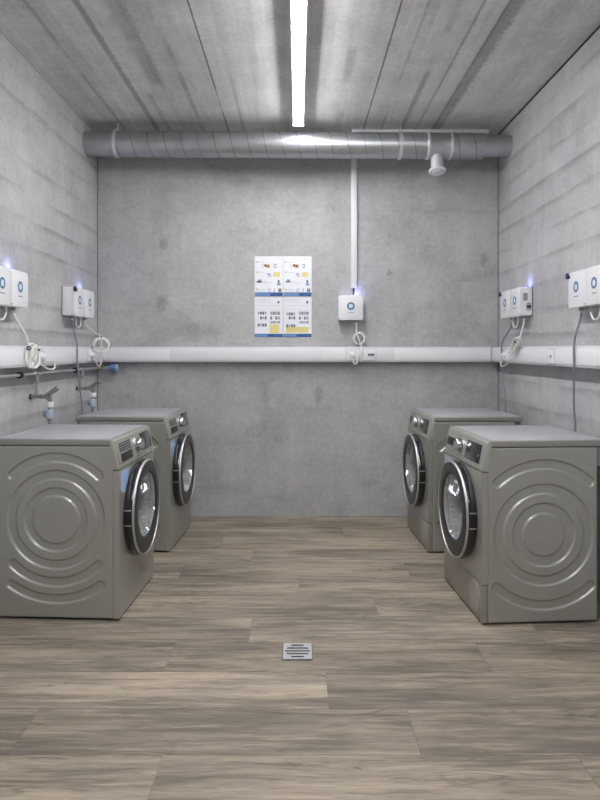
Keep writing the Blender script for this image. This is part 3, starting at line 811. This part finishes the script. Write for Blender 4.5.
def machine(kind, label, group):
    w2 = MW/2
    cat = 'washing machine' if kind == 'washer' else 'tumble dryer'
    t = thing('washing_machine' if kind == 'washer' else 'tumble_dryer', label, cat, group=group)
    # carcass: back, bottom and inner walls (open to the front)
    b = MB(); se = SIDE_END[kind]; yb_ = YFm+se
    b.box((0, yb_+(MD-se)/2-.006, .765), (MW-.05, MD-se+.004, .09), M['grille'], .004)
    b.box((0, yb_-.008, .42), (MW-.03, .014, .78), M['silver']); b.box((0, YFm+.03+(se-.04)/2, .023), (MW-.03, se-.05, .014), M['dark'])
    for s in (-1, 1): b.box((s*(w2-.019), YFm+.03+(se-.04)/2, .42), (.006, se-.05, .77), M['dark'])
    b.build('carcass', t)
    me = side_mesh(kind)
    for s, mm in ((1, me), (-1, mirror_mesh(me))):
        o = bpy.data.objects.new('side_panel', mm); COL.objects.link(o); o.parent = t; o.location = (s*w2, 0, 0)
    # lid
    b = MB(); lt = .029
    b.box((0, YFm+SL+.012+(MD-SL-.012)/2, MH-lt/2), (MW, MD-SL-.012, lt), M['lid_edge'], .004, 3); ld = b.build('lid', t)
    b = MB(); b.box((0, YFm+SL+.012+(MD-SL-.012)/2+.001, MH+.0002), (MW-.022, MD-SL-.012-.026, .0026), M['lid'], .001); b.build('lid_top', ld)
    # front panel with a round opening
    zt = .700; zb = .187 if kind == 'dryer' else .0105
    b = MB(); hole_plate(b, -w2+.0015, w2-.0015, zb, zt, 0, DZc, .205, YFm, YFm+SL, M['silver_front'])
    fp = b.build('front_panel', t)
    if kind == 'dryer':
        b = MB(); b.box((0, YFm+SL/2, (.0105+.184)/2), (MW-.003, SL, .1735), M['plinth'], .003); pp = b.build('plinth_panel', t)
        q = Matrix.Translation((.195, YFm-.0002, .10)) @ AX_Y
        b = MB(); b.lathe([(.073, -.001), (.072, .0018), (.066, .0026), (.001, .0026)], M['vent'], q, 48, False, True); b.build('vent_grille', pp)
    # control panel (leans back)
    zp0, zp1, lean = .7035, MH-.003, .026
    prof = [(0, zp0), (.0025, zp0+.012), (lean, zp1-.008), (lean+.007, zp1), (lean+.022, zp1), (lean+.022, zp0), ]
    MX = Matrix(((0, 0, 1, -w2+.001), (1, 0, 0, YFm), (0, 1, 0, 0), (0, 0, 0, 1)))
    b = MB(); b.prism(prof, MW-.002, M['silver_front'], MX, .0022); cp = b.build('control_panel', t)
    P0 = Vector((0, YFm+.0025, zp0+.012)); P1 = Vector((0, YFm+lean, zp1-.008)); U = (P1-P0); Lp = U.length; U.normalize()
    Nn = Vector((0, -U.z, U.y)); 
    F = Matrix(((1, 0, Nn.x, 0), (0, U.y, Nn.y, P0.y), (0, U.z, Nn.z, P0.z), (0, 0, 0, 1)))   # local (x, up the slope, out)
    def X(f): return (f-.5)*MW
    def pbox(name, f0, f1, v0, v1, th, m, par, bev=.001):
        b = MB(); b.box(((X(f0)+X(f1))/2, (v0+v1)/2*Lp, th/2-.0006), (X(f1)-X(f0), (v1-v0)*Lp, th), m, bev, 2, mx=F); return b.build(name, par)
    if kind == 'washer':
        dr = pbox('detergent_drawer', .035, .40, .08, .94, .0026, M['silver_front'], t)
        pb = MB(); pb.box(((X(.09)+X(.385))/2, .69*Lp, .0024), (X(.385)-X(.09), .34*Lp, .0018), M['print_grey'], 0, 2, mx=F)
        for r_ in range(3):
            for c_ in range(6):
                x0 = X(.10)+.0283*c_; pb.box((x0+.012, (.59+.10*r_)*Lp, .0035), (.019 if (r_+c_) % 2 else .014, .0028, .0006), M['printlight'], 0, 2, mx=F)
        pb.build('programme_print', dr)
        b = MB(); b.box(((X(.10)+X(.375))/2, .28*Lp, .0026), (X(.375)-X(.10), .32*Lp, .003), M['black'], .001, 2, mx=F); b.build('drawer_grip', dr)
        kf, d0, d1 = .54, .665, .955
        dv0, dv1 = .16, .90
    else:
        dr = pbox('condenser_drawer', .02, .285, .08, .94, .0026, M['silver_front'], t)
        b = MB(); b.box(((X(.05)+X(.255))/2, .50*Lp, .0026), (X(.255)-X(.05), .34*Lp, .003), M['black'], .001, 2, mx=F); b.build('drawer_grip', dr)
        kf, d0, d1 = .425, .555, .90
        dv0, dv1 = .12, .86
    q = F @ Matrix.Translation((X(kf), .52*Lp, 0))
    b = MB(); b.lathe([(.040, 0), (.040, .003), (.034, .004)], M['satin'], q, 40); b.lathe([(.034, .002), (.034, .006), (.030, .030), (.026, .034), (.0005, .034)], M['chrome'], q, 40, False, True)
    kn = b.build('selector_knob', t)
    b = MB(); b.box((0, .018, .0345), (.003, .018, .0012), M['dgrey'], 0, 2, mx=q); b.build('knob_pointer', kn)
    dp = pbox('display', d0, d1, dv0, dv1, .003, M['gloss'], t)
    pr = MB()
    rr = random.Random(9)
    for c_ in range(6): pr.box((X(d0)+.018+.026*c_, (dv0+.10)*Lp, .0026), (.012, .0024, .0008), M['text'], 0, 2, mx=F)
    if kind == 'washer':
        for r_ in range(4):
            for c_ in range(4): pr.box((X(d0)+.028+.038*c_, (dv0+.24+.13*r_)*Lp, .0026), (.020, .0022, .0008), M['text'], 0, 2, mx=F)
    else:
        pr.box((X(d1)-.022, (dv0+.30)*Lp, .0026), (.010, .010, .0008), M['text'], 0, 2, mx=F)
    pr.build('display_print', dp)
    # drum and seal inside
    qd = Matrix.Translation((0, YFm, DZc)) @ Matrix.Rotation(R(-90), 4, 'X')     # local z -> +y
    b = MB(); b.lathe([(.205, .006), (.205, .03), (.19, .05), (.215, .085)], M['rubber'], qd, 48); b.build('door_seal', t)
    b = MB(); b.lathe([(.215, .085), (.245, .11), (.245, .40), (.2, .43), (.001, .43)], M['drum'], qd, 48, False, True); b.build('drum', t)
    # door; profile in (r, outward, shift up)
    qo = Matrix.Translation((0, YFm, DZc)) @ AX_Y
    hs = -1 if kind == 'washer' else 1
    d = MB(); d.lathe([(.232, -.002), (.238, .004), (DRo, .012), (DRo, .040), (.238, .043)], M['gloss'], qo, 72); door = d.build('door', t)
    d = MB(); d.lathe([(.2385, .041), (.2385, .047), (.235, .0515), (.2315, .0515), (.2295, .048), (.2295, .044)], M['trim'], qo, 72); d.build('door_trim', door)
    d = MB(); d.lathe([(.2300, .0465), (.224, .0495), (.172, .0515, .012), (.166, .050, .013), (.160, .044, .014)], M['dgloss'], qo, 72); d.build('door_glass', door)
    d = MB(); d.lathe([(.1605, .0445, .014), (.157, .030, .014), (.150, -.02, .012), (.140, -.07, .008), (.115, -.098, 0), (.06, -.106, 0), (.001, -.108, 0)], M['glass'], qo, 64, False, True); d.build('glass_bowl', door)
    d = MB(); d.lathe([(.2265, .005), (.205, .004), (.172, .030, .010), (.162, .046, .014)], M['dark'], qo, 48); d.build('door_backing', door)
    # hinge block on the door edge
    hz = MB()
    a0 = R(180 if hs < 0 else 0)
    for zz in (-.036, .036):
        hz.box((hs*(DRo-.003), YFm-.022, DZc+zz), (.010, .032, .005), M['satin'], .001)
    hz.box((hs*(DRo-.004), YFm-.022, DZc), (.010, .030, .066), M['black'], .002); hz.build('hinge', door)
    hg = MB(); hg.box((-hs*(DRo-.002), YFm-.030, DZc), (.012, .020, .11), M['black'], .004); hg.build('door_handle', door)
    # film sticker at the upper left of the front
    m1, m2 = (M['film'], M['filmd']) if kind == 'washer' else (M['filmp'], M['bluegrey'])
    b = MB(); b.prism([(-.268, .600), (-.222, .585), (-.168, .642), (-.150, .688), (-.268, .688)], .0012, m1, Matrix.Translation((0, YFm, 0)) @ AX_Y)
    for k in range(3): b.box((-.235+.004*k, YFm-.0015, .672-.022*k), (.040-.006*k, .0008, .006), m2)
    b.box((-.195, YFm-.0015, .664), (.020, .0008, .026), m2); b.build('film_sticker', fp)
    # feet
    for sx in (-1, 1):
        for sy in (-1, 1):
            b = MB(); b.cyl((sx*(w2-.045), (YFm+(.055 if sy < 0 else se-.055)), 0), (sx*(w2-.045), (YFm+(.055 if sy < 0 else se-.055)), .008), .021, M['grille'], 18, bev=.002); b.cyl((sx*(w2-.045), (YFm+(.055 if sy < 0 else se-.055)), .007), (sx*(w2-.045), (YFm+(.055 if sy < 0 else se-.055)), .02), .008, M['satin'], 10); b.build('foot', t)
    # small screws low on the side panels
    for sx in (-1, 1):
        b = MB()
        for zz in (.225, .30): b.cyl((sx*(w2-.004), YFm+.10, zz), (sx*(w2+.0012), YFm+.10, zz), .004, M['satin'], 10)
        b.build('side_screw', t)
    return t
def place(o, fx, fy, deg, side):
    """front-centre point (fx, fy); deg = turn of the front towards the camera"""
    th = R(90-deg) if side == 'L' else R(-90+deg)
    n = Vector((math.sin(th), -math.cos(th), 0))          # outward normal of the front
    c = Vector((fx, fy, 0))-n*(MD/2)
    o.location = c; o.rotation_euler = (0, 0, th)
GW = 'silver washing machines along the left wall'; GD = 'silver tumble dryers along the right wall'
w1 = machine('washer', 'nearer silver washing machine with ringed side, by left wall', GW)
w2_ = copy_tree(w1); w2_['label'] = 'farther silver washing machine, behind the near one by left wall'
d1 = machine('dryer', 'nearer silver tumble dryer with round floor-level vent, by right wall', GD)
d2 = copy_tree(d1); d2['label'] = 'farther silver tumble dryer, behind the near one by right wall'
place(w1, -.816, 3.275, 2.8, 'L'); place(w2_, -.780, 4.28, 2.5, 'L')
place(d1, .826, 3.225, 3.6, 'R'); place(d2, .797, 4.265, 2.5, 'R')

# ------------------------------------------------------------------ camera and view
cam = bpy.data.cameras.new('camera'); co = bpy.data.objects.new('camera', cam); COL.objects.link(co)
co.location = (0, 0, 1.265); co.rotation_euler = (R(90), 0, 0)
cam.sensor_fit = 'HORIZONTAL'; cam.sensor_width = 36; cam.lens = 36*640/600
cam.shift_x = 2.5/600; cam.shift_y = -50.5/600; cam.clip_start = .05
sc.camera = co
w = bpy.data.worlds.new('world'); sc.world = w; w.use_nodes = True
w.node_tree.nodes['Background'].inputs[0].default_value = (0, 0, 0, 1)
vs = sc.view_settings; vs.view_transform = 'Standard'; vs.look = 'None'; vs.gamma = 1.; vs.use_curve_mapping = False
vs.exposure = 2.72
sc.cycles.max_bounces = 12; sc.cycles.diffuse_bounces = 8
